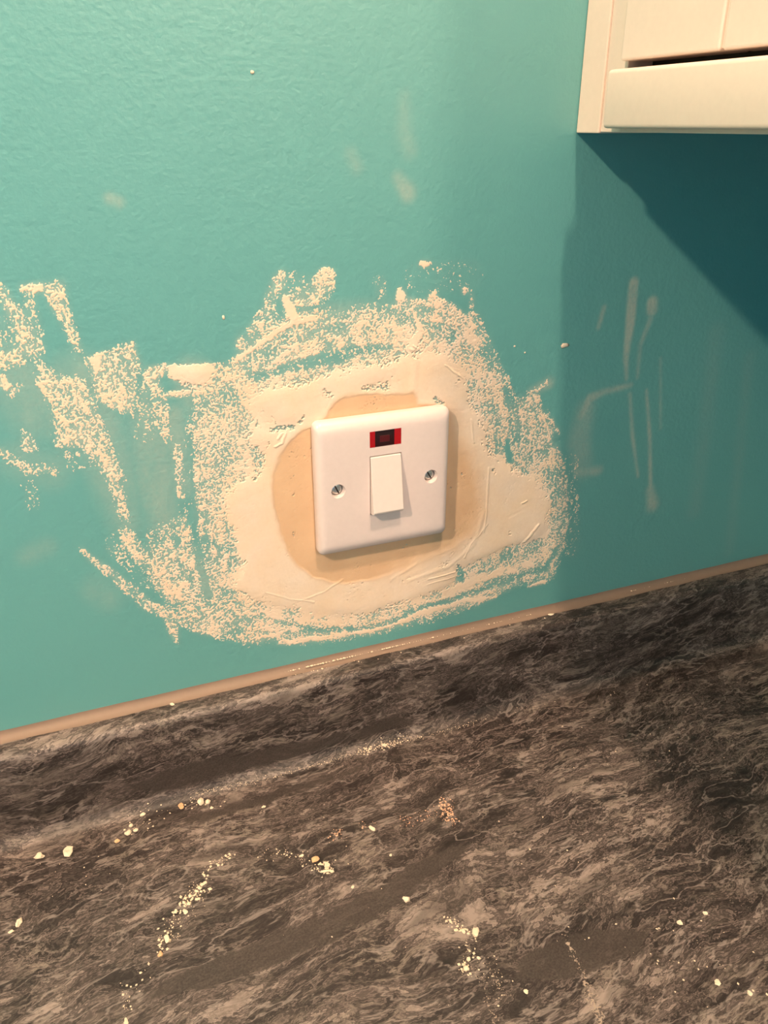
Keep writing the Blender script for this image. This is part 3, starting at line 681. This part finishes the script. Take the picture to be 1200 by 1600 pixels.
CR = [
    (65, 1340, 8.5, 7, 3.2, 'largest flat plaster flake, at the left edge of the worktop'), (107, 1331, 6.5, 7.5, 4, 'chunky plaster crumb just right of the largest flake'),
    (29, 1443, 4.6, 6.5, 3, 'upper crumb of the pair at the lower left edge'), (18, 1457, 4, 3, 2, 'lower crumb of the pair at the lower left edge'),
    (315, 1256, 5.6, 4.6, 3.4, 'larger lump of the crumb cluster below the upstand, left half'), (325, 1253, 4, 4, 3, 'rounder lump touching the crumb cluster below the upstand'), (331, 1263, 2.6, 2, 1.4, 'smallest chip of the crumb cluster below the upstand'),
    (282, 1262, 5, 4, 2.4, 'tan crumb just left of the cluster below the upstand', 'crumb_tan'), (224, 1274, 4.4, 2.6, 1.8, 'flat pale chip left of the tan crumb'),
    (205, 1291, 3, 2.6, 1.6, 'upper crumb of the loose trio at the left'), (211, 1298, 3, 2.2, 1.5, 'right crumb of the loose trio at the left'), (200, 1303, 4, 5, 2.6, 'roundest crumb of the loose trio at the left'), (184, 1316, 4.6, 3.6, 2, 'orange brown crumb below the loose trio at the left', 'crumb_tan'),
    (268, 1102, 4.2, 2.6, 1.8, 'lone white crumb on top of the upstand, left half'), (862, 961, 4.4, 2.2, 1.5, 'lone white chip on top of the upstand, right half'),
    (411, 1262, 3, 3, 1.6, 'small crumb alone below the cove, left of centre'), (582, 1296, 3, 4.8, 2.2, 'white crumb in the middle of the worktop below the pink dust'),
    (471, 1338, 4, 2.8, 2, 'crumb at the left of the broken central cluster'), (494, 1343, 4.4, 3.6, 2, 'tan edged crumb in the broken central cluster', 'crumb_tan'), (511, 1353, 4.6, 5, 2, 'irregular lump at the right of the broken central cluster'), (507, 1363, 6, 1.8, 1.2, 'curved sliver under the broken central cluster'), (518, 1362, 3, 3, 1.6, 'small chip at the lower end of the broken central cluster'),
    (610, 1337, 2.2, 2.2, 1.4, 'tiny round crumb above the smooth dark band'), (635, 1407, 5, 4.6, 3.4, 'bright lump alone at the end of the smooth dark band'), (551, 1387, 2.4, 1.6, 1, 'tiny chip lying on the smooth dark band'),
    (743, 1459, 3.6, 6.2, 3, 'tall bright crumb beside the lower dust trail'), (724, 1457, 2.4, 3, 1.6, 'small crumb just left of the tall bright one'), (732, 1500, 2.4, 3, 1.5, 'upper crumb of the small pile under the tall bright one'), (728, 1515, 3, 3.6, 2, 'lower crumb of the small pile under the tall bright one'), (748, 1498, 3, 2.2, 1.4, 'right crumb of the small pile under the tall bright one'),
    (262, 1470, 3.2, 5, 2.6, 'oval crumb near the lower end of the left dust trail'), (250, 1492, 4, 3.6, 2, 'pinkish crumb at the lower end of the left dust trail', 'crumb_tan'), (275, 1425, 2.8, 3, 1.6, 'left one of two crumbs midway down the left dust trail'), (289, 1426, 2.8, 3.2, 1.6, 'right one of two crumbs midway down the left dust trail'), (196, 1597, 2.4, 5, 1.5, 'sliver at the bottom edge below the left dust trail'),
    (1063, 1444, 4, 3.6, 2, 'white chip at the right beside the dark patch'), (1102, 1428, 2.6, 3.2, 1.6, 'small chip above and right of the white chip'), (1121, 1536, 3, 3, 1.6, 'left crumb of two near the bottom right corner'), (1170, 1553, 2.6, 2.6, 1.6, 'right crumb of two near the bottom right corner'), (822, 1549, 3, 2.6, 1.6, 'white crumb near the bottom between the two dusty swipes'),
    (600, 1166, 5, 3.0, 2.2, 'lump of dust caught in the cove below the switch', 'crumb'),
]
for i, c in enumerate(CR):
    crumb(*c[:6], mat=c[6] if len(c) > 6 else 'crumb', seed=i+1, rot=random.uniform(-.6, .6))

def dust(name, label, items, mat='dust', flat_only=False):
    """items: (points px, count, spread px, (min, max) size mm) -> one mesh of tiny grains"""
    V_, F_ = [], []
    for pts, n, sp, (s0, s1) in items:
        L = [0]
        for a, b in zip(pts, pts[1:]): L.append(L[-1]+math.dist(a, b))
        for _ in range(n):
            t = random.random()*L[-1]; i = 0
            while i < len(pts)-2 and L[i+1] < t: i += 1
            f = (t-L[i])/max(L[i+1]-L[i], 1e-6) if len(pts) > 1 else 0
            a = pts[i]; b = pts[min(i+1, len(pts)-1)]
            x = a[0]+(b[0]-a[0])*f+random.gauss(0, sp); y = a[1]+(b[1]-a[1])*f+random.gauss(0, sp*.7)
            p, _, srf = lam_point(x, y)
            nrm = np.array((0, -1, 0)) if srf == 'face' else np.array((0, 0, 1.0))
            if srf == 'flat' and p[1] > -27.9:
                yy = max(min(p[1], -19.2), -27.9); ca = 1-(-yy-19)/9
                p = np.array((p[0], yy, Z_WORK+9-9*math.sqrt(max(0, 1-ca*ca))))
            if flat_only and (srf != 'flat' or p[1] > -30): continue
            if srf == 'top' and p[1] > -5.2:
                if p[1] > 3: continue
                p = np.array((p[0], -3.2, -124.6))
            s = s0+(s1-s0)*random.random()**2.2; k = len(V_)
            rr = random.random()*6.28; ex = np.array((math.cos(rr), math.sin(rr), 0)); ey = np.array((-math.sin(rr), math.cos(rr), 0))
            if srf == 'face': ex = np.array((1.0, 0, 0)); ey = np.array((0, 0, 1.0)); s *= .6
            q = random.uniform(.5, 1)
            for d in (ex*s/2, ey*s*q/2, -ex*s/2, -ey*s*q/2, nrm*s*.4): V_.append(tuple((p+d+nrm*0.03)*MM))
            F_ += [(k, k+1, k+4), (k+1, k+2, k+4), (k+2, k+3, k+4), (k+3, k, k+4)]
    me = bpy.data.meshes.new(name); me.from_pydata(V_, [], F_)
    return tag(link(name, me, MAT[mat]), label, 'dust', kind='stuff')
dust('plaster_dust', 'trail of pale plaster grit running down the left of the worktop',
     [([(357, 1335), (320, 1365)], 45, 5, (.5, 2.4)), ([(318, 1378), (302, 1400), (285, 1415)], 85, 6, (.5, 3)), ([(280, 1425), (265, 1455), (250, 1490)], 60, 7, (.4, 2.2)), ([(235, 1510), (200, 1545), (196, 1580)], 30, 9, (.4, 2.4)), ([(320, 1375), (260, 1480)], 60, 12, (.3, 1.2))])
dust('plaster_dust', 'fine white dust line caught in the cove under the switch',
     [([(300, 1247), (400, 1222), (500, 1195), (600, 1166), (700, 1142), (760, 1124)], 420, 2.2, (.3, 1.1)), ([(560, 1178), (610, 1164), (640, 1155)], 160, 3, (.4, 1.7)), ([(800, 1112), (930, 1085), (1100, 1052)], 30, 5, (.3, 1.3)), ([(225, 1275), (300, 1255), (340, 1250)], 30, 7, (.5, 1.6)), ([(195, 1300), (240, 1280)], 24, 7, (.5, 1.8))])
dust('plaster_dust', 'scatter of white specks on top of the upstand below the patch',
     [([(440, 1055), (520, 1035), (600, 1015), (640, 1010)], 130, 7, (.3, 1.6)), ([(480, 1045), (545, 1030)], 45, 6, (.6, 2.4)), ([(640, 1012), (760, 980), (860, 962)], 40, 4, (.4, 1.6)), ([(540, 1025), (640, 1000), (740, 975), (800, 962)], 120, 2.5, (.25, .8)), ([(960, 930), (1080, 905)], 14, 3, (.5, 1.8))])
dust('plaster_dust', 'pinkish plaster dust patch in the middle of the worktop',
     [([(694, 1250), (698, 1268), (705, 1285)], 190, 6, (.4, 1.7)), ([(630, 1283), (690, 1270)], 90, 9, (.3, 1.3)), ([(520, 1308), (530, 1300)], 28, 5, (.4, 1.6)), ([(560, 1288), (590, 1290)], 18, 6, (.4, 1.6))], 'dust_pink')
dust('plaster_dust', 'broken grit around the central crumb cluster',
     [([(430, 1333), (470, 1340), (512, 1362)], 60, 6, (.4, 1.8)), ([(505, 1348), (515, 1362)], 40, 5, (.6, 2.2)), ([(400, 1335), (480, 1330)], 18, 6, (.3, 1.2))])
dust('plaster_dust', 'spray of grit beside the tall bright crumb at the bottom',
     [([(695, 1435), (712, 1445), (730, 1460)], 55, 5, (.5, 2.2)), ([(735, 1470), (732, 1500), (722, 1520)], 50, 6, (.4, 2.2)), ([(745, 1498), (775, 1520), (790, 1560)], 60, 9, (.3, 1.3))])
dust('plaster_dust', 'loose white specks scattered over the whole worktop',
     [([(420, 1400), (760, 1560)], 26, 60, (.4, 1.4)), ([(840, 1330), (1180, 1540)], 40, 60, (.4, 1.6)), ([(830, 1160), (1180, 1160)], 30, 30, (.4, 1.5)), ([(60, 1340), (160, 1380)], 12, 30, (.4, 1.2)), ([(1000, 1480), (1190, 1560)], 24, 40, (.4, 1.8)), ([(600, 1380), (420, 1250)], 20, 40, (.3, 1.1))], flat_only=True)

# dusty swipe marks: thin broken film on the flat top
def swipe(px_pts, w, dens, label, seed):
    uv = [(p[0], p[1]) for p in (on_z(x, y, Z_WORK) for x, y in px_pts)]
    a = np.array(uv); x0, y0 = a.min(0)-6; x1, y1 = a.max(0)+6; r = 0.28
    gx, gy_ = np.meshgrid(np.arange(x0, x1, r), np.arange(y0, y1, r))
    m = dens*stroke_mask(gx, gy_, uv, w, np.max(w)*.5)
    n = uniform(fbm(gx/.7, gy_/.7, seed, 2, .7)); Fw = m*(.6+.8*fbm(gx/9, gy_/9, seed+9, 2))-n
    hgt = np.clip(Fw*.3, -.05, .03)
    me = grid_mesh('dust_smear', np.stack([gx, gy_, Z_WORK+hgt], -1)*MM, cellmax(Fw) > 0)
    tag(link('dust_smear', me, MAT['dust_film']), label, 'dust', kind='stuff')
swipe([(882, 1462), (905, 1510), (925, 1560), (945, 1612)], [2, 3, 4, 4.5], .34, 'longest pale dusty swipe mark curving to the bottom edge', 500)
swipe([(738, 1510), (758, 1550), (778, 1610)], [1.5, 2.5, 3], .22, 'fainter dusty swipe mark left of the longest one', 510)
swipe([(755, 1500), (776, 1530), (788, 1560)], [1.5, 2, 2], .22, 'short dusty swipe mark beside the small crumb pile', 520)
